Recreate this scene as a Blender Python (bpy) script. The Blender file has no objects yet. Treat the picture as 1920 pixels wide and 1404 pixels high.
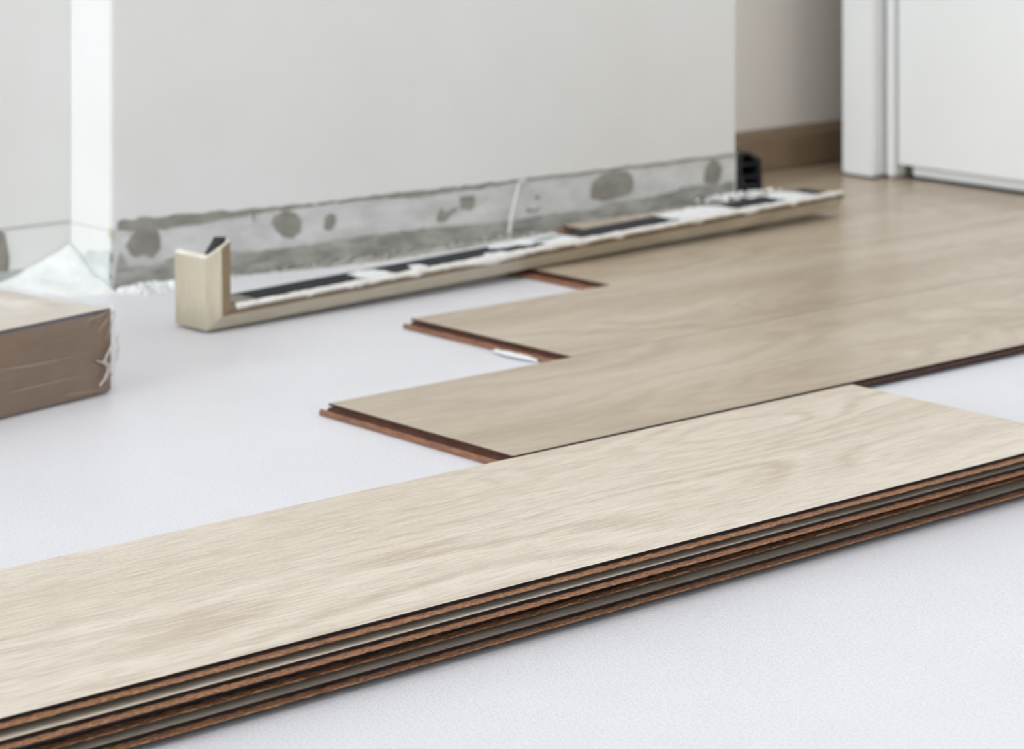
import bpy, bmesh, math, random
from mathutils import Vector, Matrix, noise

# ------------------------------------------------------------------ camera, world, lights, exposure
SC = bpy.context.scene
COL = SC.collection
W = 0.193            # visible width of a laminate plank
T = 0.0072           # plank thickness
CAM = Vector((0.0, -1.2593, 0.4261))
cd = bpy.data.cameras.new('camera'); cam = bpy.data.objects.new('camera', cd); COL.objects.link(cam)
cam.location = CAM
cam.rotation_euler = (math.radians(90), 0, math.radians(48.886 - 90))
cd.sensor_width = 36.0; cd.lens = 4943.18 / 1920 * 36
cd.shift_y = -(702 + 382.77) / 1920
cd.clip_start = 0.05; cd.clip_end = 50
cd.dof.use_dof = True; cd.dof.focus_distance = 1.36; cd.dof.aperture_fstop = 14.0
SC.camera = cam

world = bpy.data.worlds.new('world'); SC.world = world; world.use_nodes = True
bg = world.node_tree.nodes['Background']
bg.inputs['Color'].default_value = (0.93, 0.95, 1.0, 1); bg.inputs['Strength'].default_value = 0.62

def area_light(name, loc, target, size, size_y, power, color):
    l = bpy.data.lights.new(name, 'AREA'); l.shape = 'RECTANGLE'; l.size = size; l.size_y = size_y
    l.energy = power; l.color = color
    o = bpy.data.objects.new(name, l); COL.objects.link(o); o.location = loc
    o.rotation_euler = (Vector(target) - Vector(loc)).to_track_quat('-Z', 'Y').to_euler()
    return o
area_light('window_light', (-6.3, -0.75, 2.0), (1.3, 0.2, 0.1), 2.2, 1.1, 275, (0.89, 0.955, 1.0))
area_light('overhead_fill_light', (0.9, -0.4, 2.55), (0.9, -0.3, 0.0), 1.6, 1.2, 14, (1.0, 0.98, 0.965))  # added fill from overhead, no lamp known there
area_light('front_fill_light', (1.6, -2.9, 1.2), (1.9, 0.6, 0.4), 1.0, 1.9, 9, (1.0, 0.97, 0.94))  # unseen fill added to brighten the casing side, wall and recess

SC.view_settings.view_transform = 'Standard'; SC.view_settings.look = 'None'
SC.view_settings.exposure = 0.03; SC.view_settings.gamma = 1.0
SC.view_settings.use_curve_mapping = False

# ------------------------------------------------------------------ helpers
def lin(r, g, b):
    f = lambda v: (v / 255 / 12.92) if v / 255 <= 0.04045 else ((v / 255 + 0.055) / 1.055) ** 2.4
    return (f(r), f(g), f(b), 1.0)

def new_mat(name, color=(0.8, 0.8, 0.8, 1), rough=0.6, spec=0.5):
    m = bpy.data.materials.new(name); m.use_nodes = True
    b = m.node_tree.nodes['Principled BSDF']
    b.inputs['Base Color'].default_value = color; b.inputs['Roughness'].default_value = rough
    b.inputs['Specular IOR Level'].default_value = spec
    return m, m.node_tree, b

def N(nt, kind, **kw):
    n = nt.nodes.new(kind)
    for k, v in kw.items():
        if k in n.inputs: n.inputs[k].default_value = v
        else: setattr(n, k, v)
    return n

def coords(nt, scale=(1, 1, 1), seed=True):
    tc = nt.nodes.new('ShaderNodeTexCoord'); mp = nt.nodes.new('ShaderNodeMapping')
    if seed:
        at = nt.nodes.new('ShaderNodeAttribute'); at.attribute_type = 'OBJECT'; at.attribute_name = 'seed'
        ad = nt.nodes.new('ShaderNodeVectorMath'); ad.operation = 'ADD'
        nt.links.new(tc.outputs['Object'], ad.inputs[0]); nt.links.new(at.outputs['Vector'], ad.inputs[1])
        nt.links.new(ad.outputs[0], mp.inputs['Vector'])
    else:
        nt.links.new(tc.outputs['Object'], mp.inputs['Vector'])
    mp.inputs['Scale'].default_value = scale
    return mp.outputs['Vector']

def ramp(nt, fac, stops):
    r = nt.nodes.new('ShaderNodeValToRGB'); e = r.color_ramp.elements
    while len(e) < len(stops): e.new(0.5)
    for i, (p, c) in enumerate(stops):
        e[i].position = p; e[i].color = c
    nt.links.new(fac, r.inputs['Fac']); return r.outputs['Color']

def mixc(nt, fac, a, b, mode='MIX'):
    m = nt.nodes.new('ShaderNodeMix'); m.data_type = 'RGBA'; m.blend_type = mode; m.clamp_factor = True
    def put(sock, v):
        if isinstance(v, bpy.types.NodeSocket): nt.links.new(v, sock)
        else: sock.default_value = v
    put(m.inputs['Factor'], fac); put(m.inputs['A'], a); put(m.inputs['B'], b)
    return m.outputs['Result']

def bump(nt, bsdf, height, strength, dist):
    b = nt.nodes.new('ShaderNodeBump'); b.inputs['Strength'].default_value = strength
    b.inputs['Distance'].default_value = dist
    nt.links.new(height, b.inputs['Height']); nt.links.new(b.outputs['Normal'], bsdf.inputs['Normal'])

def math_n(nt, op, a, b=0.0, c=0.0):
    m = nt.nodes.new('ShaderNodeMath'); m.operation = op
    for i, v in enumerate((a, b, c)):
        if isinstance(v, bpy.types.NodeSocket): nt.links.new(v, m.inputs[i])
        else: m.inputs[i].default_value = v
    return m.outputs[0]

def oak(name, light, mid, dark, rough=0.35, ring=0.5, fibre=0.5, spec=0.5, bstr=0.25):
    """limed oak print: broad tone, cathedral growth rings, long fibres and short pores; grain along local X"""
    m, nt, b = new_mat(name, light, rough, spec)
    L = nt.links
    broad = N(nt, 'ShaderNodeTexNoise', Scale=1.0, Detail=3.0, Roughness=0.55); L.new(coords(nt, (2.2, 16, 4)), broad.inputs['Vector'])
    base = ramp(nt, broad.outputs['Fac'], [(0.30, mid), (0.62, light)])
    ringn = N(nt, 'ShaderNodeTexNoise', Scale=1.0, Detail=1.0, Roughness=0.4, Distortion=0.3)
    L.new(coords(nt, (2.6, 10.0, 1)), ringn.inputs['Vector'])
    wob = N(nt, 'ShaderNodeTexNoise', Scale=1.0, Detail=2.0); L.new(coords(nt, (22, 160, 1)), wob.inputs['Vector'])
    vo = N(nt, 'ShaderNodeTexVoronoi', Scale=1.0, Randomness=0.9); vo.feature = 'SMOOTH_F1'; vo.inputs['Smoothness'].default_value = 0.5
    dn = N(nt, 'ShaderNodeTexNoise', Scale=1.0, Detail=2.0); L.new(coords(nt, (7, 26, 1)), dn.inputs['Vector'])
    va = nt.nodes.new('ShaderNodeVectorMath'); va.operation = 'MULTIPLY_ADD'; va.inputs[1].default_value = (0.30, 0.30, 0.0)
    L.new(dn.outputs['Color'], va.inputs[0]); L.new(coords(nt, (2.9, 9.5, 1)), va.inputs[2]); L.new(va.outputs[0], vo.inputs['Vector'])
    vph = math_n(nt, 'MULTIPLY', vo.outputs['Distance'], 62.0)
    ph = math_n(nt, 'MULTIPLY_ADD', ringn.outputs['Fac'], 14.0, math_n(nt, 'MULTIPLY_ADD', wob.outputs['Fac'], 1.6, vph))
    sn = math_n(nt, 'SINE', ph)
    rg = math_n(nt, 'MULTIPLY_ADD', sn, 0.5, 0.5)
    rg = math_n(nt, 'POWER', rg, 3.0)
    mask = N(nt, 'ShaderNodeTexNoise', Scale=1.0, Detail=2.0); L.new(coords(nt, (3.1, 13, 9)), mask.inputs['Vector'])
    mk = N(nt, 'ShaderNodeMapRange'); L.new(mask.outputs['Fac'], mk.inputs['Value'])
    mk.inputs['From Min'].default_value = 0.40; mk.inputs['From Max'].default_value = 0.62
    rfac = math_n(nt, 'MULTIPLY', math_n(nt, 'MULTIPLY', rg, mk.outputs['Result']), ring)
    col = mixc(nt, rfac, base, dark)
    # pale lime lines beside the rings
    rg2 = math_n(nt, 'POWER', math_n(nt, 'MULTIPLY_ADD', math_n(nt, 'SINE', math_n(nt, 'ADD', ph, 2.4)), 0.5, 0.5), 5.0)
    pale = tuple(min(1.0, c * 1.16) for c in light[:3]) + (1,)
    col = mixc(nt, math_n(nt, 'MULTIPLY', math_n(nt, 'MULTIPLY', rg2, mk.outputs['Result']), ring * 0.9), col, pale)
    fib = N(nt, 'ShaderNodeTexNoise', Scale=1.0, Detail=3.0, Roughness=0.6); L.new(coords(nt, (44, 700, 40)), fib.inputs['Vector'])
    ff = ramp(nt, fib.outputs['Fac'], [(0.34, (1, 1, 1, 1)), (0.50, (0, 0, 0, 1))])
    col = mixc(nt, math_n(nt, 'MULTIPLY', ff, fibre * 0.55), col, dark)
    fl = ramp(nt, fib.outputs['Fac'], [(0.52, (0, 0, 0, 1)), (0.66, (1, 1, 1, 1))])
    col = mixc(nt, math_n(nt, 'MULTIPLY', fl, fibre * 0.8), col, pale)
    por = N(nt, 'ShaderNodeTexNoise', Scale=1.0, Detail=1.0); L.new(coords(nt, (75, 1300, 40)), por.inputs['Vector'])
    pf = ramp(nt, por.outputs['Fac'], [(0.28, (1, 1, 1, 1)), (0.38, (0, 0, 0, 1))])
    col = mixc(nt, math_n(nt, 'MULTIPLY', pf, fibre * 0.6), col, dark)
    L.new(col, b.inputs['Base Color'])
    bump(nt, b, fib.outputs['Fac'], bstr, 0.0004)
    return m

def noisy(name, c1, c2, scale=(40, 40, 40), rough=0.8, spec=0.3, bstr=0.3, bdist=0.001, detail=5, lo=0.35, hi=0.65):
    m, nt, b = new_mat(name, c1, rough, spec)
    n = N(nt, 'ShaderNodeTexNoise', Scale=1.0, Detail=float(detail), Roughness=0.6)
    nt.links.new(coords(nt, scale, False), n.inputs['Vector'])
    nt.links.new(ramp(nt, n.outputs['Fac'], [(lo, c1), (hi, c2)]), b.inputs['Base Color'])
    if bstr: bump(nt, b, n.outputs['Fac'], bstr, bdist)
    return m

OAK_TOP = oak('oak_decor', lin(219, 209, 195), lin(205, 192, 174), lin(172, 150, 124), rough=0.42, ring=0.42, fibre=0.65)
OAK_FLOOR_SHADED = oak('oak_decor_laid_shaded', lin(198, 183, 162), lin(176, 157, 134), lin(132, 110, 88), rough=0.27, ring=0.22, fibre=0.30, spec=0.42)  # same decor as the stack, darkened in colour for the dimmer light here
OAK_TRIM = oak('oak_foil', lin(196, 187, 166), lin(180, 168, 146), lin(140, 120, 98), rough=0.4, ring=0.3, fibre=0.4)
OAK_LIP_SHADED = oak('oak_foil_top_lip_shaded', lin(132, 113, 88), lin(116, 98, 75), lin(88, 70, 52), rough=0.4, ring=0.2, fibre=0.3)  # foil darker on the top lip, shade of its facing included in the colour
OAK_DARK = oak('oak_foil_dark', lin(148, 126, 104), lin(128, 108, 88), lin(92, 74, 58), rough=0.4, ring=0.3, fibre=0.4)
HDF = noisy('fibreboard_edge', lin(92, 58, 40), lin(182, 132, 94), (420, 900, 900), 0.5, 0.5, 0.5, 0.0004, 4, 0.3, 0.72)
HDF_DARK = noisy('fibreboard_sealed_shaded', lin(26, 16, 14), lin(42, 26, 22), (90, 700, 700), 0.5, 0.4, 0.3, 0.0004)  # dark edge sealing; also blackens undercuts and gaps, painting their shade
HDF_RED = noisy('fibreboard_cut_shaded', lin(62, 36, 28), lin(84, 52, 40), (300, 90, 300), 0.6, 0.3, 0.4, 0.0005)
HDF_LIP = noisy('fibreboard_lip', lin(114, 76, 56), lin(148, 105, 78), (300, 60, 300), 0.55, 0.4, 0.5, 0.0006)
BACKING = noisy('plank_backing', lin(112, 92, 74), lin(96, 78, 62), (60, 60, 60), 0.7)
PAINT = noisy('wall_paint', lin(226, 225, 222), lin(229, 228, 226), (9, 9, 9), 0.75, 0.25, 0.08, 0.001)
PAINT_LOW = noisy('old_wall_paint', lin(196, 195, 193), lin(218, 217, 216), (26, 26, 60), 0.7, 0.3, 0.3, 0.002)
FILLER = noisy('bare_filler', lin(136, 133, 125), lin(158, 155, 147), (45, 45, 70), 0.9, 0.15, 0.5, 0.002)
CEMENT = noisy('rough_cement', lin(142, 141, 135), lin(186, 184, 178), (32, 32, 110), 0.9, 0.15, 0.6, 0.003)
SCREED = noisy('dusty_screed', lin(168, 165, 152), lin(205, 203, 196), (30, 60, 30), 0.9, 0.1, 0.4, 0.002)
PLASTER = noisy('white_plaster', lin(226, 228, 228), lin(240, 241, 240), (60, 60, 60), 0.85, 0.2, 0.6, 0.002)
BLACK = noisy('black_plastic', lin(24, 26, 30), lin(34, 36, 40), (80, 80, 80), 0.5, 0.4, 0.1, 0.0005)
BLACK2 = noisy('dark_grey_plastic', lin(36, 37, 42), lin(44, 45, 50), (80, 80, 80), 0.75, 0.25, 0.1, 0.0005)
DOOR_WHITE = noisy('door_lacquer', lin(226, 226, 225), lin(229, 229, 228), (5, 5, 5), 0.35, 0.45, 0.0)
SEAL = noisy('rubber_seal', lin(122, 117, 100), lin(130, 125, 108), (50, 50, 50), 0.7, 0.3, 0.0)
GAP_SHADE = noisy('painted_gap_shade', lin(40, 36, 32), lin(48, 44, 38), (50, 50, 50), 0.8, 0.2, 0.0)  # dark strips painting the shade in the gaps under door and casing
CARD = oak('brown_carton', lin(124, 96, 66), lin(106, 80, 54), lin(84, 62, 40), rough=0.45, ring=0.15, fibre=0.2)
CARD_TOP = noisy('pale_carton_top', lin(208, 198, 186), lin(224, 216, 206), (14, 30, 14), 0.5, 0.4, 0.2, 0.002)
SEAM = noisy('dark_seam', lin(62, 52, 62), lin(84, 70, 76), (40, 40, 40), 0.5, 0.3, 0.0)
PAPER = noisy('white_paper', lin(236, 238, 240), lin(244, 245, 246), (30, 30, 30), 0.6, 0.3, 0.1, 0.001)

def foam_material():
    m, nt, b = new_mat('foam_underlay', lin(230, 230, 236), 0.38, 0.45)
    v = N(nt, 'ShaderNodeTexVoronoi', Scale=950.0); nt.links.new(coords(nt, (1, 1, 1), False), v.inputs['Vector'])
    n = N(nt, 'ShaderNodeTexNoise', Scale=9.0, Detail=5.0); nt.links.new(coords(nt, (1, 1, 1), False), n.inputs['Vector'])
    n2 = N(nt, 'ShaderNodeTexNoise', Scale=480.0, Detail=3.0); nt.links.new(coords(nt, (1, 1, 1), False), n2.inputs['Vector'])
    c = ramp(nt, n.outputs['Fac'], [(0.35, lin(226, 225, 231)), (0.7, lin(231, 230, 236))])
    c = mixc(nt, 0.35, c, ramp(nt, n2.outputs['Fac'], [(0.35, lin(214, 214, 220)), (0.6, lin(238, 238, 241))]))
    v3 = N(nt, 'ShaderNodeTexVoronoi', Scale=330.0); nt.links.new(coords(nt, (1, 1, 1), False), v3.inputs['Vector'])
    sp = ramp(nt, v3.outputs['Distance'], [(0.04, (1, 1, 1, 1)), (0.13, (0, 0, 0, 1))])
    c = mixc(nt, math_n(nt, 'MULTIPLY', sp, 0.6), c, lin(250, 250, 252))  # glints of the foam grain painted in as white specks
    nt.links.new(c, b.inputs['Base Color'])
    h = math_n(nt, 'ADD', math_n(nt, 'MULTIPLY', v.outputs['Distance'], 0.6), math_n(nt, 'MULTIPLY', n2.outputs['Fac'], 1.2))
    bump(nt, b, h, 0.32, 0.0010)
    return m
FOAM = foam_material()

def film_material():
    m = bpy.data.materials.new('clear_film'); m.use_nodes = True; nt = m.node_tree; nt.nodes.clear()
    out = nt.nodes.new('ShaderNodeOutputMaterial'); tr = nt.nodes.new('ShaderNodeBsdfTransparent')
    gl = nt.nodes.new('ShaderNodeBsdfGlossy'); gl.inputs['Roughness'].default_value = 0.22
    df = nt.nodes.new('ShaderNodeBsdfDiffuse'); df.inputs['Color'].default_value = (0.9, 0.9, 0.92, 1)
    n = N(nt, 'ShaderNodeTexNoise', Scale=1.0, Detail=4.0, Distortion=1.0); nt.links.new(coords(nt, (16, 40, 24), False), n.inputs['Vector'])
    bp = nt.nodes.new('ShaderNodeBump'); bp.inputs['Strength'].default_value = 0.7; bp.inputs['Distance'].default_value = 0.01
    nt.links.new(n.outputs['Fac'], bp.inputs['Height'])
    nt.links.new(bp.outputs['Normal'], gl.inputs['Normal']); nt.links.new(bp.outputs['Normal'], df.inputs['Normal'])
    m1 = nt.nodes.new('ShaderNodeMixShader'); m1.inputs[0].default_value = 0.3
    nt.links.new(gl.outputs[0], m1.inputs[1]); nt.links.new(df.outputs[0], m1.inputs[2])
    m2 = nt.nodes.new('ShaderNodeMixShader'); m2.inputs[0].default_value = 0.09
    nt.links.new(tr.outputs[0], m2.inputs[1]); nt.links.new(m1.outputs[0], m2.inputs[2])
    nt.links.new(m2.outputs[0], out.inputs['Surface'])
    return m
FILM = film_material()
CRUMPLE, _nt, _b = new_mat('crumpled_film', lin(214, 204, 200), 0.25, 0.6); _b.inputs['Alpha'].default_value = 0.7

def obj(name, bm, mats, parent=None, smooth=False, seed=None):
    bmesh.ops.recalc_face_normals(bm, faces=bm.faces)
    me = bpy.data.meshes.new(name); bm.to_mesh(me); bm.free()
    for m in (mats if isinstance(mats, (list, tuple)) else [mats]): me.materials.append(m)
    if smooth:
        for p in me.polygons: p.use_smooth = True
    o = bpy.data.objects.new(name, me); COL.objects.link(o)
    if parent: o.parent = parent
    o['seed'] = seed if seed is not None else (0.0, 0.0, 0.0)
    return o

def empty(name, loc=(0, 0, 0), rot=(0, 0, 0)):
    o = bpy.data.objects.new(name, None); COL.objects.link(o); o.location = loc; o.rotation_euler = rot
    o.empty_display_size = 0.05
    return o

def tag(o, label=None, cat=None, group=None, kind=None):
    if label: o['label'] = label
    if cat: o['category'] = cat
    if group: o['group'] = group
    if kind: o['kind'] = kind
    return o

def add_box(bm, a, b, mi=0, bev=0.0):
    x0, y0, z0 = a; x1, y1, z1 = b
    vs = [bm.verts.new(p) for p in ((x0, y0, z0), (x1, y0, z0), (x1, y1, z0), (x0, y1, z0), (x0, y0, z1), (x1, y0, z1), (x1, y1, z1), (x0, y1, z1))]
    fs = [bm.faces.new([vs[i] for i in f]) for f in ((3, 2, 1, 0), (4, 5, 6, 7), (0, 1, 5, 4), (1, 2, 6, 5), (2, 3, 7, 6), (3, 0, 4, 7))]
    for f in fs: f.material_index = mi
    if bev:
        es = list({e for f in fs for e in f.edges})
        r = bmesh.ops.bevel(bm, geom=es, offset=bev, segments=2, affect='EDGES', clamp_overlap=True)
        for f in r['faces']: f.material_index = mi
    return fs

def box(name, a, b, mat, parent=None, bev=0.0, seed=None):
    bm = bmesh.new(); add_box(bm, a, b, 0, bev); return obj(name, bm, mat, parent, seed=seed)

def prism(bm, pts, off, mi=0):
    """closed polygon (3-D points) swept by a vector"""
    a = [bm.verts.new(p) for p in pts]; b = [bm.verts.new(Vector(p) + Vector(off)) for p in pts]
    fs = [bm.faces.new(a), bm.faces.new(b[::-1])]
    n = len(pts)
    for i in range(n): fs.append(bm.faces.new((a[i], b[i], b[(i + 1) % n], a[(i + 1) % n])))
    for f in fs: f.material_index = mi
    return fs

def ragged(poly, step, amp, closed=True, seed=0):
    """subdivide a 2-D outline and shift it with noise"""
    out = []; n = len(poly)
    for i in range(n if closed else n - 1):
        a = Vector(poly[i]); b = Vector(poly[(i + 1) % n]); k = max(1, int((b - a).length / step))
        for j in range(k):
            p = a.lerp(b, j / k)
            q = Vector((p.x * 170 + seed, p.y * 170, seed * 1.7))
            out.append((p.x + amp * noise.noise(q), p.y + amp * noise.noise(q + Vector((9, 5, 3)))))
    if not closed: out.append(tuple(poly[-1]))
    return out

# view geometry of the surveyed points: a sight line met with a real plane gives the real place of a point
_TH = math.radians(48.886); _S, _C = math.sin(_TH), math.cos(_TH)
def on_wall(px, py, y):
    k = (px - 960) / 4943.18; d = (y - CAM.y) / (_S - k * _C)
    return (d * (k * _S + _C), CAM.z - (py + 382.77) * d / 4943.18)
def on_floor(px, py, z=0.0):
    d = 4943.18 * (CAM.z - z) / (py + 382.77); k = (px - 960) / 4943.18
    return (d * (k * _S + _C), d * (_S - k * _C) + CAM.y)

# ------------------------------------------------------------------ the setting
floor = box('floor', (-6.6, -3.1, -0.06), (3.1, 1.1, -0.0031), SCREED); tag(floor, kind='structure')

YA, YB, YR = 0.678, 0.744, 0.782          # wall face, set-back wall face at the left, recess wall at the right
XL, XR = 1.233, 2.004
wall_a = box('wall_back', (XL, YA, -0.003), (XR, 1.1, 2.6), PAINT, bev=0.0015); tag(wall_a, kind='structure')
wall_b = box('wall_left', (-6.6, YB, -0.003), (XL - 0.0003, 1.1, 2.6), PAINT); tag(wall_b, kind='structure')
wall_r = box('wall_right', (XR + 0.0003, YR, -0.003), (3.1, 1.1, 2.6), noisy('hall_paint', lin(246, 240, 232), lin(247, 242, 235), (9, 9, 9), 0.75, 0.25, 0.05), None); tag(wall_r, kind='structure')

# strip of older paint below the missing skirting, 0.4 mm proud, with its bare patches
def wall_patch(name, pix, mat, parent, y, depth, step=0.004, amp=0.003, seed=0, raw=False):
    pts = pix if raw else [on_wall(px, py, YA) for px, py in pix]
    pts = ragged(pts, step, amp, True, seed)
    bm = bmesh.new(); prism(bm, [(p[0], y, p[1]) for p in pts], (0, -depth, 0))
    bmesh.ops.triangulate(bm, faces=[f for f in bm.faces if len(f.verts) > 4])
    return obj(name, bm, mat, parent)
box('old_paint_band', (XL + 0.0005, YA - 0.0004, 0.0), (XR - 0.0005, YA + 0.001, 0.051), PAINT_LOW, wall_a)
up = [(220, 413), (254, 413), (262, 407), (300, 408.5), (327, 402), (368, 400.5), (417, 394.5), (438, 396), (465, 390.5), (498, 389.5), (538, 385), (579, 382), (633, 375.5), (700, 367), (755, 360), (800, 356), (850, 351), (900, 345), (960, 337.5), (1000, 332.5), (1100, 321), (1200, 309), (1300, 297), (1381, 288)]
lo = [(1381, 291.5), (1300, 301), (1200, 313.5), (1100, 326), (1000, 337.5), (960, 342.5), (900, 353), (850, 358.5), (800, 366), (775, 369), (755, 370), (700, 373), (606, 383), (538, 393), (487, 398), (478, 401), (476, 419), (471, 402), (433, 408), (390, 416), (373, 421), (335, 423), (306, 429), (249, 431), (220, 431)]
wall_patch('bare_filler_strip', up + lo, FILLER, wall_a, YA - 0.0002, 0.0008, 0.006, 0.0016, 1)
for i, b in enumerate([
    [(262, 425), (247, 440), (236, 460), (244, 475), (252, 483), (268, 477), (284, 483), (298, 467), (300, 450), (292, 425)],
    [(508, 418), (513, 405), (535, 395), (552, 398), (565, 415), (562, 435), (548, 447), (530, 444), (516, 430)],
    [(607, 427), (608, 408), (617, 400), (627, 402), (629, 415), (622, 429), (612, 431)],
    [(862, 369), (875, 366), (888, 365), (890, 385), (882, 392), (862, 392)],
    [(817, 410), (826, 390), (834, 398), (848, 391), (857, 388), (856, 394), (845, 401), (834, 413), (822, 417)],
    [(1110, 342), (1106, 362), (1108, 372), (1130, 376), (1160, 369), (1182, 360), (1187, 345), (1184, 330), (1176, 321), (1150, 320), (1128, 327)],
    [(1318, 342), (1322, 312), (1334, 298), (1344, 299), (1352, 315), (1350, 335), (1342, 345)],
    [(1003, 366), (1009, 367), (1010, 372), (1004, 373)], [(985, 389), (1000, 393), (1014, 389), (1002, 396), (988, 395)],
]):
    wall_patch('bare_filler_patch', b, FILLER, wall_a, YA - 0.0003, 0.0009, 0.003, 0.0012, 5 + i)
low = [(222, 470), (234, 486), (240, 500), (262, 497), (281, 500), (300, 488), (330, 480), (427, 472), (498, 468), (568, 460), (633, 447), (700, 439), (731, 436), (802, 427), (880, 420), (975, 411), (1029, 401), (1110, 393), (1136, 381), (1222, 369), (1293, 349), (1336, 346), (1374, 338)]
lp = [on_wall(px, py, YA) for px, py in low]
lp = lp + [(XR - 0.004, 0.0), (XL + 0.001, -0.002)]
wall_patch('rough_cement_base', lp, CEMENT, wall_a, YA - 0.0003, 0.0010, 0.006, 0.002, 31, raw=True)
# left nib and set-back wall
def face_x(name, pts, mat, parent, x, depth, amp, seed):
    pts = ragged(pts, 0.004, amp, True, seed); bm = bmesh.new()
    prism(bm, [(x, p[0], p[1]) for p in pts], (-depth, 0, 0))
    bmesh.ops.triangulate(bm, faces=[f for f in bm.faces if len(f.verts) > 4]); return obj(name, bm, mat, parent)
box('paint_ridge', (XL - 0.0008, YA + 0.001, 0.0508), (XL + 0.0003, YB, 0.0520), noisy('ridge_pale', lin(204, 208, 204), lin(214, 216, 212)), wall_a)
box('paint_ridge', (-0.6, YB - 0.0009, 0.0515), (XL - 0.001, YB + 0.001, 0.0528), noisy('ridge_grey', lin(176, 178, 178), lin(190, 192, 190)), wall_b)
box('corner_bead_end', (XL - 0.0016, YA - 0.0016, 0.0455), (XL + 0.001, YA + 0.003, 0.0535), noisy('bead', lin(196, 190, 160), lin(210, 206, 184)), wall_a, bev=0.0005)
face_x('rough_cement_base', [(YA + 0.0005, 0.0), (YA + 0.0005, 0.034), (YA + 0.012, 0.033), (YA + 0.020, 0.031), (YA + 0.035, 0.030), (YA + 0.045, 0.024), (YB - 0.006, 0.03), (YB - 0.002, 0.0)], noisy('pale_cement', lin(190, 194, 190), lin(218, 222, 220), (40, 40, 40)), wall_a, XL + 0.0002, 0.0008, 0.002, 3)
bpl = [on_wall(px, py, YB) for px, py in [(-60, 520), (-40, 500), (12, 508), (30, 505), (45, 503), (69, 499), (80, 500), (94, 486), (112, 480), (130, 460)]]
wall_patch('rough_cement_base', bpl + [(XL - 0.002, 0.0), (bpl[0][0], 0.0)], noisy('pale_cement_left', lin(172, 178, 174), lin(205, 210, 208), (40, 40, 40)), wall_b, YB + 0.0002, 0.0010, 0.006, 0.002, 12, raw=True)
wall_patch('bare_filler_patch', [on_wall(px, py, YB) for px, py in [(-40, 440), (-10, 428), (6, 436), (12, 455), (15, 480), (13, 508), (-40, 515)]], FILLER, wall_b, YB + 0.0002, 0.0012, 0.006, 0.002, 17, raw=True)

# recess skirting
bm = bmesh.new()
ys = YR - 0.0002
prism(bm, [(XR + 0.001, ys, T), (XR + 0.001, ys - 0.016, T), (XR + 0.001, ys - 0.018, T + 0.003), (XR + 0.001, ys - 0.018, 0.044), (XR + 0.001, ys - 0.010, 0.0515), (XR + 0.001, ys - 0.001, 0.053), (XR + 0.001, ys, 0.053)], (1.05, 0, 0))
tag(obj('baseboard_back', bm, OAK_DARK, seed=(3, 1, 0)), kind='structure')

# right: lacquered door wall standing across the recess, a narrow slot left open behind it
tag(box('ceiling', (-6.6, -3.1, 2.6), (3.1, 1.1, 2.66), PAINT), kind='structure')
tag(box('wall_front', (-6.6, -3.1, -0.003), (3.1, -3.0, 2.6), PAINT), kind='structure')
tag(box('wall_window', (-6.6, -3.0, -0.003), (-6.5, YB, 2.6), PAINT), kind='structure')
tag(box('wall_slot_blocker', (2.75, 0.664, T + 0.001), (3.1, YR, 2.6), DOOR_WHITE), kind='structure')  # unseen end wall, added to keep the slot dark
doorw = box('wall_side', (2.245, -3.0, T + 0.001), (3.1, 0.664, 2.6), DOOR_WHITE); tag(doorw, kind='structure')
casing = box('trim_1', (2.190, 0.6513, T + 0.0022), (2.320, 0.6965, 2.6), DOOR_WHITE, bev=0.0022); tag(casing, kind='structure')
frame = box('trim_2', (2.207, 0.6372, T + 0.0015), (2.250, 0.6475, 2.6), DOOR_WHITE, bev=0.0030); tag(frame, kind='structure')
tag(box('trim_3', (2.228, 0.6360, T + 0.002), (2.247, 0.6520, 2.6), SEAL), kind='structure')
door = empty('door_1', (2.213, 0.6350, 0.0)); tag(door, kind='structure')
box('door_leaf', (0.0, -0.90, 0.0235), (0.022, 0.0, 2.1), DOOR_WHITE, door, bev=0.0012)
box('bottom_rail', (0.016, -0.90, T + 0.0028), (0.030, -0.0080, 0.0205), DOOR_WHITE, door, bev=0.001)
box('rail_gap_shade', (0.014, -0.90, T + 0.0002), (0.031, -0.0005, T + 0.0030), GAP_SHADE, door)  # dark strip standing in for the shade under the bottom rail
box('frame_foot', (0.022, -0.008, T), (0.032, -0.0005, 0.0232), SEAL, door)
tag(box('casing_gap_shade', (2.1930, 0.6525, T), (2.318, 0.6945, T + 0.0022), GAP_SHADE), kind='structure')  # dark strip standing in for the shade under the casing

# ------------------------------------------------------------------ foam underlay
ffar = [(2.2, 0.60), (1.75, 0.650), (1.66, 0.648), (1.60, 0.640), (1.52, 0.636), (1.45, 0.642), (1.40, 0.655), (1.352, 0.668), (1.30, 0.664), (1.262, 0.670), (1.238, 0.674), (1.229, 0.70), (1.226, 0.738), (1.1, 0.740), (-6.4, 0.741)]
fo = ragged(ffar, 0.008, 0.004, False, 3) + [(-6.4, -2.9), (2.2, -2.9)]
bm = bmesh.new(); prism(bm, [(p[0], p[1], 0.0) for p in fo], (0, 0, -0.0029))
foam = obj('foam_underlay', bm, FOAM)
tag(foam, 'white granular foam underlay sheet spread over the floor beneath everything', 'underlay')

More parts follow.
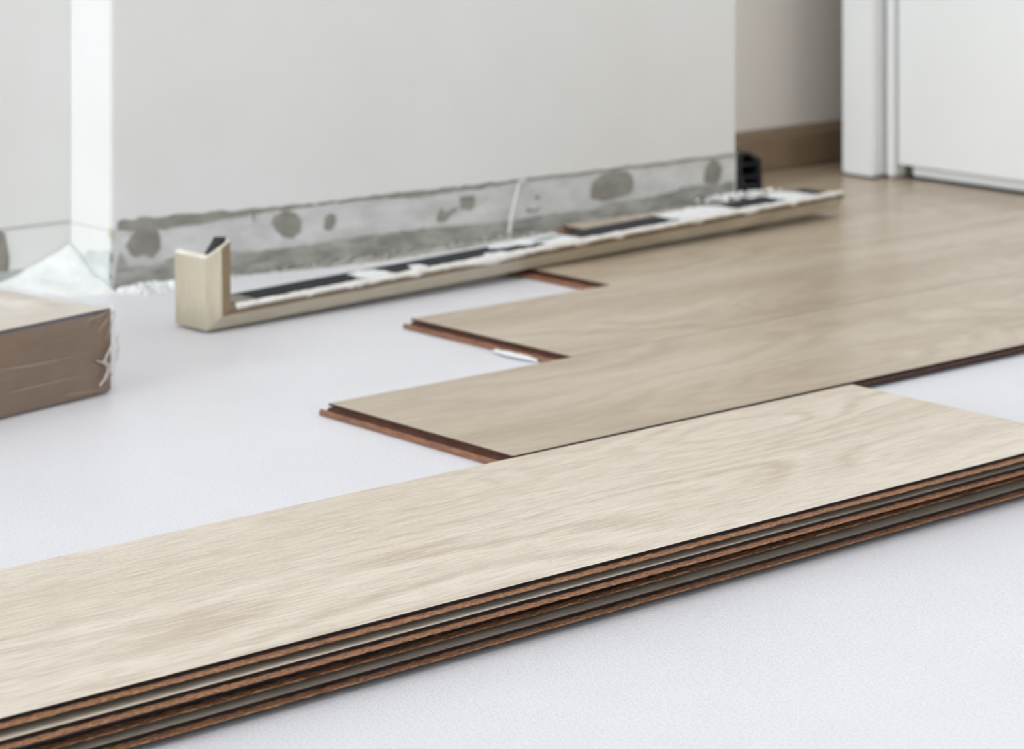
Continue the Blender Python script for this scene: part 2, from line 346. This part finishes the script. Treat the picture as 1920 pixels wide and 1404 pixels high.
# ------------------------------------------------------------------ laminate planks
NEAR = [(0.0080, 0.0000, 1), (0.0075, 0.0018, 0), (0.0035, 0.0024, 0), (-0.0006, 0.0029, 2), (-0.0024, 0.0034, 2), (-0.0030, 0.0039, 2),
        (-0.0026, 0.0044, 2), (-0.0012, 0.0048, 2), (0.0004, 0.0050, 0), (0.0008, 0.0055, 0), (0.0006, 0.0062, 0), (0.0, T - 0.0005, 3)]
FAR = [(W, T - 0.0005, 0), (W, 0.0056, 0), (W - 0.0036, 0.0055, 0), (W - 0.0036, 0.0020, 0), (W - 0.0005, 0.0018, 0), (W - 0.001, 0.0, 1)]
def plank_core(bm, length, segs, jit, seed, width=W, near=NEAR, far=None):
    far = far or [(p[0] - W + width, p[1], p[2]) for p in FAR]
    prof = near + far; n = len(prof); rows = []
    for i in range(segs + 1):
        x = length * i / segs; r = []
        for k, (y, z, mi) in enumerate(prof):
            q = Vector((x * 260, k * 0.7, seed)); j = noise.noise(q) * jit; j2 = noise.noise(q + Vector((3, 7, 1))) * jit * 0.7
            w = 1.0 if 2 <= k <= 8 else (0.25 if k in (9, 10) else 0.0)
            r.append(bm.verts.new((x, y + j * w, z + j2 * w)))
        rows.append(r)
    for i in range(segs):
        for k in range(n):
            f = bm.faces.new((rows[i][k], rows[i + 1][k], rows[i + 1][(k + 1) % n], rows[i][(k + 1) % n])); f.material_index = prof[k][2]
    for r in (rows[0], rows[-1]):
        f = bm.faces.new(r); f.material_index = 4
LIP = [(0.0006, 0.0046), (-0.0008, 0.0030), (-0.0030, 0.0024), (-0.0050, 0.0026), (-0.0062, 0.0040), (-0.0074, 0.0042), (-0.0082, 0.0032), (-0.0084, 0.0012), (-0.0076, 0.0001), (0.0006, 0.0001)]
def locking_lip(parent, y0, y1, seed):
    bm = bmesh.new(); m = 60; rows = []
    for i in range(m + 1):
        y = y0 + (y1 - y0) * i / m
        rows.append([bm.verts.new((x + noise.noise(Vector((y * 120, k, seed))) * 0.0006 * (0 < k < 9), y, max(0.0001, z + noise.noise(Vector((y * 160, k + 5, seed))) * 0.0004 * (0 < k < 9)))) for k, (x, z) in enumerate(LIP)])
    n = len(LIP)
    for i in range(m):
        for k in range(n):
            f = bm.faces.new((rows[i][k], rows[i][(k + 1) % n], rows[i + 1][(k + 1) % n], rows[i + 1][k])); f.material_index = 1 if k < 3 else 0
    bm.faces.new(rows[0]); bm.faces.new(rows[-1])
    return obj('locking_lip', bm, [HDF_LIP, HDF_RED], parent)
CORE_MATS = [HDF_DARK, BACKING, HDF, HDF_DARK, HDF_RED]
LAID_MATS = [HDF_DARK, BACKING, HDF_RED, HDF_DARK, HDF_RED]  # laid tongues in dark brown: shade of their near side put into colour
def decor(parent, length, width, mat, seed, outline=None):
    bm = bmesh.new()
    pts = outline or [(0, 0), (length, 0), (length, width), (0, width)]
    fs = prism(bm, [(x, y, T) for x, y in pts], (0, 0, -0.0005), 1); fs[0].material_index = 0
    return obj('decor_layer', bm, [mat, HDF_DARK], parent, seed=seed)
def plank(name, length, loc, rz, mat, seed, parent=None, segs=260, jit=0.00045, lip=False, ry=0.0, mats=None):
    bm = bmesh.new(); plank_core(bm, length, segs, jit, seed[0] * 3.1 + seed[1])
    o = obj(name, bm, mats or (CORE_MATS if parent is None else LAID_MATS), parent, seed=seed)
    o.location = loc; o.rotation_euler = (0, ry, rz)
    decor(o, length, W, mat, seed)
    if lip: locking_lip(o, 0.0, W, seed[0])
    return o

# laid rows (joined on the floor, growing towards the wall)
plank('plank', 1.10, (1.1005, 0.0008, 0.0001), 0, OAK_FLOOR_SHADED, (4.1, 0.3, 2.0), floor, lip=True)
plank('plank', 0.90, (1.3286, W, 0.0001), 0, OAK_FLOOR_SHADED, (9.4, 2.2, 5.0), floor, lip=True)
plank('plank', 0.69, (1.5480, 2 * W, 0.0001), 0, OAK_FLOOR_SHADED, (1.7, 6.1, 1.0), floor, lip=True)
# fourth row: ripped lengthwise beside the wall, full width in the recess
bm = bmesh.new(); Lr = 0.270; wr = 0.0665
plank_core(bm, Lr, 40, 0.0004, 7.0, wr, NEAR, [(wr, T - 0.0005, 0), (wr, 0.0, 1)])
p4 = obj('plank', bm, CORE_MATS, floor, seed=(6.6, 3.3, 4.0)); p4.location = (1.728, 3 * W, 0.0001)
decor(p4, Lr, wr, OAK_FLOOR_SHADED, (6.6, 3.3, 4.0)); locking_lip(p4, 0.0, wr, 8.0)
p5 = plank('plank', 0.62, (1.9985, 3 * W, 0.0001), 0, OAK_FLOOR_SHADED, (6.9, 3.3, 4.0), floor, segs=60)
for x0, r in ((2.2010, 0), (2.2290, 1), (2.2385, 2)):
    q = plank('plank', 0.40, (x0, r * W, 0.0001), 0, OAK_FLOOR_SHADED, (2.0 + r, 8.3, 1.0), floor, segs=30)

# the loose stack in the foreground
e = math.radians(-0.254)
def stack_plank(k, x_end, y_near, rz, seed, label, ry=0.0):
    L = 1.285; d = Vector((math.cos(rz), math.sin(rz)))
    p = Vector((x_end, y_near)) - d * L
    o = plank('laminate_plank', L, (p.x, p.y, 0.0002 + k * (T + 0.00008)), rz, OAK_TOP, seed, None, segs=620, jit=0.0006)
    tag(o, label, 'plank'); return o
stack_plank(0, 1.3370, -0.2599, math.radians(0.32), (3.3, 0.9, 2.0), 'bottom plank of the foreground stack, lying directly on the white foam')
stack_plank(1, 1.3330, -0.2532, math.radians(0.60), (7.7, 4.9, 6.0), 'third plank down in the foreground stack, set back in shadow with a dim brown edge')
stack_plank(2, 1.3380, -0.2644, math.radians(0.11), (5.2, 1.9, 8.0), 'second plank down in the foreground stack, its pale edge jutting out below the top plank')
stack_plank(3, 1.3410, -0.2632, math.radians(-0.254), (0.35, 0.21, 3.0), 'topmost pale oak laminate plank of the foreground stack, its whole grained face showing')

# ------------------------------------------------------------------ removed corner skirting lying on its face
SP = 0.018; SB = 0.050; SL = 0.775; SH = 0.057
sk = empty('removed_skirting', (1.189, 0.514, 0.0022), (0, math.radians(-1.05), math.radians(2.0)))
tag(sk, 'mitred L-shaped oak skirting pulled off the wall, lying face down with black back and plaster', 'skirting')
OUT = [(0.0, 0.0), (0.0415, 0.0), (0.0480, 0.0110), (0.050, SP)]       # (b, p): outer foil line
INN = [(0.0475, SP), (0.0455, 0.0120), (0.0400, 0.0028), (0.0, 0.0028)]
def long_sweep(bm, prof, n, L, jit=0.0, edge=()):
    rows = []
    for i in range(n + 1):
        r = []
        for k, (b, p) in enumerate(prof):
            x = p + (L - p) * i / n
            jz = noise.noise(Vector((x * 90, k * 3.3, 2))) * jit if k in edge and 0 < i < n else 0
            r.append(bm.verts.new((x, -b, p + jz)))
        rows.append(r)
    m = len(prof)
    for i in range(n):
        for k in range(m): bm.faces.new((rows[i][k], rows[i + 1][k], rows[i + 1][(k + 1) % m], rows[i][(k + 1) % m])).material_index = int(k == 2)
    bm.faces.new(rows[0]); bm.faces.new(rows[-1])
def short_sweep(bm, prof, h, slope, edge=0.0):
    lo_ = [bm.verts.new((p, -b, p)) for b, p in prof]; mid = [bm.verts.new((p, -b, h * 0.5 + slope * p)) for b, p in prof]
    hi = [bm.verts.new((p, -b, h + slope * p + noise.noise(Vector((b * 200, p * 300, 4))) * edge)) for b, p in prof]
    m = len(prof)
    for A, B in ((lo_, mid), (mid, hi)):
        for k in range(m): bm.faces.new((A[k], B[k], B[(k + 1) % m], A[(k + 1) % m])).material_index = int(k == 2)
    bm.faces.new(lo_); bm.faces.new(hi)
bm = bmesh.new(); long_sweep(bm, OUT + INN, 120, SL, 0.0009, (3, 4)); obj('long_board', bm, [OAK_TRIM, OAK_LIP_SHADED], sk, seed=(2, 5, 0))
OAK_V = OAK_TRIM.copy(); OAK_V.name = 'oak_foil_upright'
for n_ in OAK_V.node_tree.nodes:
    if n_.type == 'MAPPING': s = n_.inputs['Scale'].default_value; n_.inputs['Scale'].default_value = (s[1] * 0.7, s[1], s[0])
bm = bmesh.new(); short_sweep(bm, OUT + INN, SH, 0.75, 0.0006); obj('return_board', bm, [OAK_V, OAK_LIP_SHADED], sk, seed=(1, 2, 7))['label'] = 'short oak return piece standing upright'
bm = bmesh.new(); prism(bm, [(0.022, -0.0390, 0.003), (0.022, -0.0468, 0.0165), (0.022, -0.003, 0.0165), (0.022, -0.003, 0.003)], (SL - 0.028, 0, 0)); obj('plastic_core', bm, BLACK2, sk)['label'] = 'black plastic strip along the upturned back'
bm = bmesh.new()
a_ = [bm.verts.new(p) for p in ((0.0050, -0.0420, 0.018), (0.0050, -0.0300, 0.018), (0.0150, -0.0300, 0.018), (0.0165, -0.0460, 0.018))]
b_ = [bm.verts.new(p) for p in ((0.0050, -0.0420, 0.0625), (0.0060, -0.0330, 0.0605), (0.0150, -0.0330, 0.0720), (0.0165, -0.0460, 0.0735))]
bm.faces.new(a_); bm.faces.new(b_)
for k in range(4): bm.faces.new((a_[k], a_[(k + 1) % 4], b_[(k + 1) % 4], b_[k]))
obj('plastic_core', bm, BLACK, sk)
bm = bmesh.new()
prism(bm, [(p * 1.0 + 0.0001, -b, SH + 0.75 * p + 0.0001) for b, p in ((0.0, 0.0002), (0.0413, 0.0002), (0.0477, 0.0112), (0.0497, SP), (0.0475, SP), (0.0455, 0.0120), (0.0400, 0.0028), (0.0, 0.0028))], (0, 0, 0.0006))
obj('cut_end', bm, noisy('cut_core', lin(214, 204, 190), lin(232, 226, 218)), sk)
# white filler torn off with the near top edge
bm = bmesh.new(); rows = []; n = 260
for i in range(n + 1):
    x = 0.024 + (SL - 0.026) * i / n; q = Vector((x * 45, 0, 5))
    a = noise.noise(q); c = noise.noise(q * 3.1 + Vector((4, 4, 4)))
    top = SP + 0.0012 + 0.0008 * c; inner = -0.0445 + 0.0022 * a; drop = SP - 0.0022 - max(0, 0.004 * a + 0.0022 * c)
    if abs(i - n * 0.37) < 16: drop -= 0.003 * (1 - abs(i - n * 0.37) / 16)
    rows.append([bm.verts.new(v) for v in ((x, inner, SP - 0.0018), (x, inner - 0.0006, top), (x, -0.0500, top), (x, -0.0512 - 0.0004 * c, top - 0.001), (x, -0.0508, drop), (x, -0.0498, drop))])
for i in range(n):
    for k in range(6): bm.faces.new((rows[i][k], rows[i + 1][k], rows[i + 1][(k + 1) % 6], rows[i][(k + 1) % 6]))
bm.faces.new(rows[0]); bm.faces.new(rows[-1])
obj('torn_filler_edge', bm, noisy('torn_edge', lin(222, 214, 204), lin(240, 238, 234), (90, 90, 90)), sk, True)
def smear(a0, a1, b0, b1, seed, mat=PLASTER, h=0.0010, parent=sk, base=0.0163):
    pts = ragged([(a0, -b0), (a0 + (a1 - a0) * 0.25, -b0 * 0.8), (a1 - (a1 - a0) * 0.2, -b0 * 0.9), (a1, -b0 - (b1 - b0) * 0.3), (a1 - (a1 - a0) * 0.05, -b1), (a0 + (a1 - a0) * 0.1, -b1), (a0 - 0.004, -(b0 + b1) / 2)], 0.004, 0.005, True, seed)
    bm = bmesh.new(); prism(bm, [(p[0], p[1], base) for p in pts], (0, 0, h)); bmesh.ops.triangulate(bm, faces=[f for f in bm.faces if len(f.verts) > 4])
    return obj('plaster_smear', bm, mat, parent)
inv = Matrix.LocRotScale(sk.location, sk.rotation_euler, None).inverted()
def along(px):                 # distance along the board of a surveyed point on its upturned back
    py = 581 + (px - 427) * (374 - 581) / (1565 - 427)
    u, v = on_floor(px, py, 0.022); return (inv @ Vector((u, v, 0.022))).x + 0.010
for i, (x0, x1, b0, b1, mt) in enumerate([
    (460, 500, 0.006, 0.040, FILLER), (702, 752, 0.012, 0.047, PLASTER), (795, 815, 0.026, 0.038, PLASTER), (962, 1000, 0.004, 0.018, PLASTER),
    (1000, 1085, 0.001, 0.022, PLASTER), (1035, 1085, 0.010, 0.047, PLASTER), (1265, 1365, 0.001, 0.047, PLASTER), (1458, 1500, 0.002, 0.047, PLASTER), (905, 960, 0.036, 0.047, PLASTER)]):
    smear(along(x0), along(x1), b0, b1, 40 + i, mt)

# ------------------------------------------------------------------ cut end of the skirting still fixed round the wall end
se = empty('skirting_end_section', (XR + 0.0005, YA, T + 0.0002)); tag(se, 'black ribbed cut end of a hollow skirting left on the wall corner', 'skirting')
DEP = YR - 0.019 - YA
def frame_prof(outer, inner, y0, y1, name, mat):
    bm = bmesh.new()
    for a, b in zip((outer, inner), (outer, inner)): pass
    n = len(outer)
    O0 = [bm.verts.new((x, y0, z)) for x, z in outer]; O1 = [bm.verts.new((x, y1, z)) for x, z in outer]
    I0 = [bm.verts.new((x, y0, z)) for x, z in inner]; I1 = [bm.verts.new((x, y1, z)) for x, z in inner]
    for i in range(n):
        j = (i + 1) % n
        bm.faces.new((O0[i], O0[j], I0[j], I0[i])); bm.faces.new((O1[i], O1[j], I1[j], I1[i]))
        bm.faces.new((O0[i], O0[j], O1[j], O1[i])); bm.faces.new((I0[i], I0[j], I1[j], I1[i]))
    return obj(name, bm, mat, se)
frame_prof([(0.0, 0.004), (0.0, 0.041), (0.012, 0.0425), (0.020, 0.0415), (0.0385, 0.0325), (0.0395, 0.0), (0.030, 0.0), (0.028, 0.005), (0.012, 0.003)],
           [(0.0085, 0.014), (0.0085, 0.036), (0.012, 0.0395), (0.019, 0.0385), (0.0350, 0.0305), (0.0355, 0.004), (0.031, 0.005), (0.028, 0.0075), (0.016, 0.0075)], 0.0, DEP, 'hollow_body', BLACK)
box('rib', (0.006, 0.0006, 0.0275), (0.0360, DEP, 0.0298), BLACK2, se)
box('rib', (0.006, 0.0006, 0.0140), (0.0360, DEP, 0.0162), BLACK2, se)
box('rib', (0.0040, -0.0004, 0.006), (0.0058, 0.02, 0.040), BLACK2, se)
box('back_web', (0.001, 0.045, 0.002), (0.0370, 0.050, 0.0385), BLACK, se)
bm = bmesh.new(); prism(bm, [(0.0387, 0.001, 0.034), (0.0402, 0.001, 0.034), (0.0412, 0.001, 0.0), (0.0397, 0.001, 0.0)], (0, DEP - 0.001, 0)); obj('oak_face', bm, OAK_DARK, se)

# ------------------------------------------------------------------ plaster heap, debris, cord, scrap
bm = bmesh.new(); nx, ny = 60, 50; g = {}
for i in range(nx + 1):
    for j in range(ny + 1):
        x = 1.085 + (1.2318 - 1.085) * i / nx; y = 0.62 + (0.7432 - 0.62) * j / ny
        dx = (1.233 - x) / 0.105; dy = (0.744 - y) / 0.082; r = math.hypot(dx, dy)
        r += 0.16 * noise.noise(Vector((x * 30, y * 30, 6))); z = 0.034 * max(0.0, 1 - r) ** 1.9 + 0.0025 * max(0, 1 - r)
        z += noise.noise(Vector((x * 70, y * 70, 1))) * 0.0028 * (r < 1) * max(0, 1.05 - r) + noise.noise(Vector((x * 260, y * 260, 8))) * 0.0008
        g[i, j] = bm.verts.new((x, y, (z if r < 1 else -0.0006) - 0.0002))
for i in range(nx):
    for j in range(ny): bm.faces.new((g[i, j], g[i + 1, j], g[i + 1, j + 1], g[i, j + 1]))
heap = obj('plaster_heap', bm, PLASTER, smooth=True); tag(heap, 'white heap of filler piled in the inside corner at the left of the wall', 'plaster')

random.seed(7)
def crumbs(name, spots, mat):
    bm = bmesh.new()
    for (x, y, r, z0) in spots:
        res = bmesh.ops.create_icosphere(bm, subdivisions=1, radius=r, matrix=Matrix.Translation((x, y, z0 + r * 0.35)))
        for v in res['verts']:
            v.co = Vector((x, y, z0 + r * 0.35)) + (v.co - Vector((x, y, z0 + r * 0.35))) * random.uniform(0.6, 1.35)
            v.co.z = max(v.co.z, z0 + 0.00005)
    return obj(name, bm, mat)
s1 = []
for _ in range(130):
    u = random.triangular(1.225, 1.33, 1.245); s1.append((u, random.triangular(0.640, 0.676, 0.667), random.uniform(0.0010, 0.0038), 0.0))
tag(crumbs('plaster_crumbs', s1, PLASTER), 'white plaster crumbs scattered at the foot of the wall beside the left corner', 'debris', kind='stuff')
s2 = []
for _ in range(90):
    u = random.triangular(1.93, 2.06, 1.985); s2.append((u, random.triangular(0.636, 0.676, 0.666), random.uniform(0.0008, 0.0032), T))
for _ in range(70): s2.append((random.triangular(1.76, 1.97, 1.97), random.uniform(0.630, 0.645), random.uniform(0.0003, 0.0011), T))
tag(crumbs('plaster_crumbs', s2, PLASTER), 'white plaster rubble on the laid floor at the black skirting end', 'debris', kind='stuff')
s3 = []
for _ in range(260):
    u = random.uniform(1.29, 1.74); s3.append((u, 0.6765 - abs(random.gauss(0, 0.012)), random.uniform(0.0008, 0.0028), -0.003))
tag(crumbs('cement_dust', s3, CEMENT), 'grey cement dust and grit in the gap along the wall foot', 'debris', kind='stuff')

def tube(name, pts, r, mat, parent=None, seg=10):
    cu = bpy.data.curves.new(name, 'CURVE'); cu.dimensions = '3D'; cu.bevel_depth = r; cu.bevel_resolution = 3; cu.resolution_u = 8
    sp = cu.splines.new('NURBS'); sp.points.add(len(pts) - 1); sp.use_endpoint_u = True; sp.order_u = 3
    for p, c in zip(sp.points, pts): p.co = (*c, 1)
    tmp = bpy.data.objects.new(name, cu); COL.objects.link(tmp)
    me = bpy.data.meshes.new_from_object(tmp.evaluated_get(bpy.context.evaluated_depsgraph_get())); COL.objects.unlink(tmp); bpy.data.objects.remove(tmp)
    me.materials.clear(); me.materials.append(mat); me.name = name
    o = bpy.data.objects.new(name, me); COL.objects.link(o); o.parent = parent; return o
cp = []
for px, py, off in [(985, 339, 0.0022), (975, 340, 0.003), (971, 350, 0.005), (967, 372, 0.008), (960, 400, 0.009), (957, 420, 0.010), (956, 435, 0.012), (954, 447, 0.016)]:
    x, z = on_wall(px, py, YA - off); cp.append((x, YA - off, max(z, 0.0015)))
tag(tube('cord', cp, 0.0013, noisy('cord_white', lin(214, 214, 208), lin(222, 222, 216))), 'thin white cord hanging down the stripped wall foot above the black strips', 'cord')

bm = bmesh.new(); rows = []
a = Vector(on_floor(924, 662)); b = Vector(on_floor(1008, 681))
for i in range(25):
    t = i / 24; p = a.lerp(b, t); nrm = Vector((b.y - a.y, a.x - b.x)).normalized()
    wd = 0.0055 * math.sin(math.pi * min(1, 0.12 + t * 0.84)) * (1 + 0.3 * noise.noise(Vector((t * 9, 0, 0))))
    rows.append([bm.verts.new((p.x + nrm.x * s_ * wd, p.y + nrm.y * s_ * wd, 0.0009 + 0.0016 * abs(s_) ** 2 + 0.0006 * noise.noise(Vector((t * 12, s_, 3))))) for s_ in (-1, -0.4, 0.3, 1)])
for i in range(24):
    for k in range(3): bm.faces.new((rows[i][k], rows[i + 1][k], rows[i + 1][k + 1], rows[i][k + 1]))
scrap = obj('paper_scrap', bm, PAPER, smooth=True); md = scrap.modifiers.new('thickness', 'SOLIDIFY'); md.thickness = 0.0005
tag(scrap, 'small white curled scrap on the foam at the end of the second laid plank', 'scrap')

# ------------------------------------------------------------------ shrink-wrapped carton at the left
pk = empty('wrapped_plank_pack', (1.0228, 0.3455, 0.0003), (0, 0, math.radians(11.0)))
tag(pk, 'shrink-wrapped brown carton of planks on the foam at the left edge', 'carton')
BH = 0.0615; BW = 0.215; BL = 0.80
box('carton', (-BL, 0, 0.0008), (-0.0006, BW, BH - 0.0016), CARD, pk, bev=0.0016, seed=(5, 5, 5))
bm = bmesh.new(); g = {}
for i in range(121):
    for j in range(41):
        x = -BL + 0.002 + (BL - 0.005) * i / 120; y = 0.0016 + (BW - 0.0036) * j / 40
        edge = min(1.0, j / 6) * min(1.0, (120 - i) / 5) * min(1.0, (40 - j) / 4)
        rid = 1 - abs(noise.noise(Vector((x * 15 + y * 16, y * 24 - x * 6, 2))))
        h = (0.010 * max(0.0, rid - 0.55) + 0.0016 * abs(noise.noise(Vector((x * 45 + y * 60, y * 60, 5))))) * edge
        g[i, j] = bm.verts.new((x, y, BH - 0.0010 + h))
for i in range(120):
    for j in range(40): bm.faces.new((g[i, j], g[i + 1, j], g[i + 1, j + 1], g[i, j + 1]))
obj('wrinkled_top_sheet', bm, CARD_TOP, pk, smooth=True)
box('top_seam', (-BL, -0.0003, BH - 0.0032), (-0.003, 0.0012, BH - 0.0008), SEAM, pk)
# film: a wrinkled sleeve standing a little off the carton
bm = bmesh.new(); g = {}; nx = 150
ring = [(-0.0008, 0.001), (-0.0010, 0.02), (-0.0010, 0.04), (-0.0008, BH - 0.002)] + [(BW * k / 22, BH + 0.0006) for k in range(0, 23)]
for i in range(nx + 1):
    x = -BL + (BL + 0.0004) * i / nx
    for j, (y, z) in enumerate(ring):
        top = j >= 4; near_end = max(0.0, 1 + x / 0.16)
        h = 0.0
        if top:
            t = (j - 4) / 22
            h = max(0.0, noise.noise(Vector((x * 22 + y * 9, y * 30, 2)))) * 0.015 * min(1, t * 4) + 0.0008 * noise.noise(Vector((x * 90, y * 90, 1)))
            h = max(0.0, h) * (1 if x < -0.006 else 0.2)
        yy = y - (0 if top else max(0, noise.noise(Vector((x * 60 + z * 120, z * 40 - x * 30, 4)))) * 0.0035 * (0.3 + near_end))
        g[i, j] = bm.verts.new((x, yy, z + h))
for i in range(nx):
    for j in range(len(ring) - 1): bm.faces.new((g[i, j], g[i + 1, j], g[i + 1, j + 1], g[i, j + 1]))
obj('shrink_film', bm, FILM, pk, smooth=True)
bm = bmesh.new(); g = {}
for i in range(27):
    for j in range(15):
        y = -0.0008 + (BW) * i / 26; z = 0.001 + (BH) * j / 14
        x = 0.0012 + max(0, noise.noise(Vector((y * 60, z * 70, 9)))) * 0.006 * math.sin(math.pi * j / 14)
        g[i, j] = bm.verts.new((x, y, z))
for i in range(26):
    for j in range(14): bm.faces.new((g[i, j], g[i + 1, j], g[i + 1, j + 1], g[i, j + 1]))
obj('end_film', bm, FILM, pk, smooth=True)
# crumpled tuft and pleats of film gathered at the front corner
def ribbon(name, pts, w, alpha_mat, seed):
    bm = bmesh.new(); P3 = []
    for a, b in zip(pts[:-1], pts[1:]):
        for k in range(6): P3.append(Vector(a).lerp(Vector(b), k / 6))
    P3.append(Vector(pts[-1])); prev = None
    for i, p in enumerate(P3):
        d = (P3[min(i + 1, len(P3) - 1)] - P3[max(i - 1, 0)]).normalized(); nn = Vector((-d.z, 0, d.x))
        t = i / (len(P3) - 1); ww = w * (0.35 + 0.65 * math.sin(math.pi * t)) * (1 + 0.8 * noise.noise(p * 400 + Vector((seed, 0, 0))))
        q = p + Vector((0, -0.0012 * abs(noise.noise(p * 300)), 0))
        cur = [bm.verts.new(q - nn * ww), bm.verts.new(q + Vector((0, -0.0014, 0))), bm.verts.new(q + nn * ww)]
        if prev:
            for k in range(2): bm.faces.new((prev[k], cur[k], cur[k + 1], prev[k + 1]))
        prev = cur
    return obj(name, bm, alpha_mat, pk, smooth=True)
def fp(px, py): return ((px - 212) * 0.00052, -0.0040, (737 - py + (212 - px) * 0.264) * 0.000378)
for i, (pp, w) in enumerate([([(216, 622), (201, 651), (188, 676), (197, 688), (192, 706), (178, 724)], 0.0017), ([(172, 676), (188, 681), (196, 690)], 0.0008),
                             ([(212, 650), (204, 668), (198, 690), (203, 706)], 0.0011), ([(209, 628), (214, 650), (210, 676)], 0.0010)]):
    ribbon('crumpled_tuft', [fp(*p) for p in pp], w, CRUMPLE, i)
PLEAT, _nt, _b = new_mat('pleat_film', lin(190, 168, 146), 0.2, 0.7); _b.inputs['Alpha'].default_value = 0.32
for i, pp in enumerate([[(209, 580), (196, 600), (178, 622)], [(205, 578), (184, 592), (158, 604)], [(210, 584), (203, 610), (194, 636)], [(120, 742), (150, 738), (190, 730)], [(0, 700), (60, 690), (130, 672)], [(20, 740), (90, 722), (150, 706)]]):
    ribbon('film_pleat', [(fp(*p)[0], -0.0022, fp(*p)[2]) for p in pp], 0.0009, PLEAT, 20 + i)
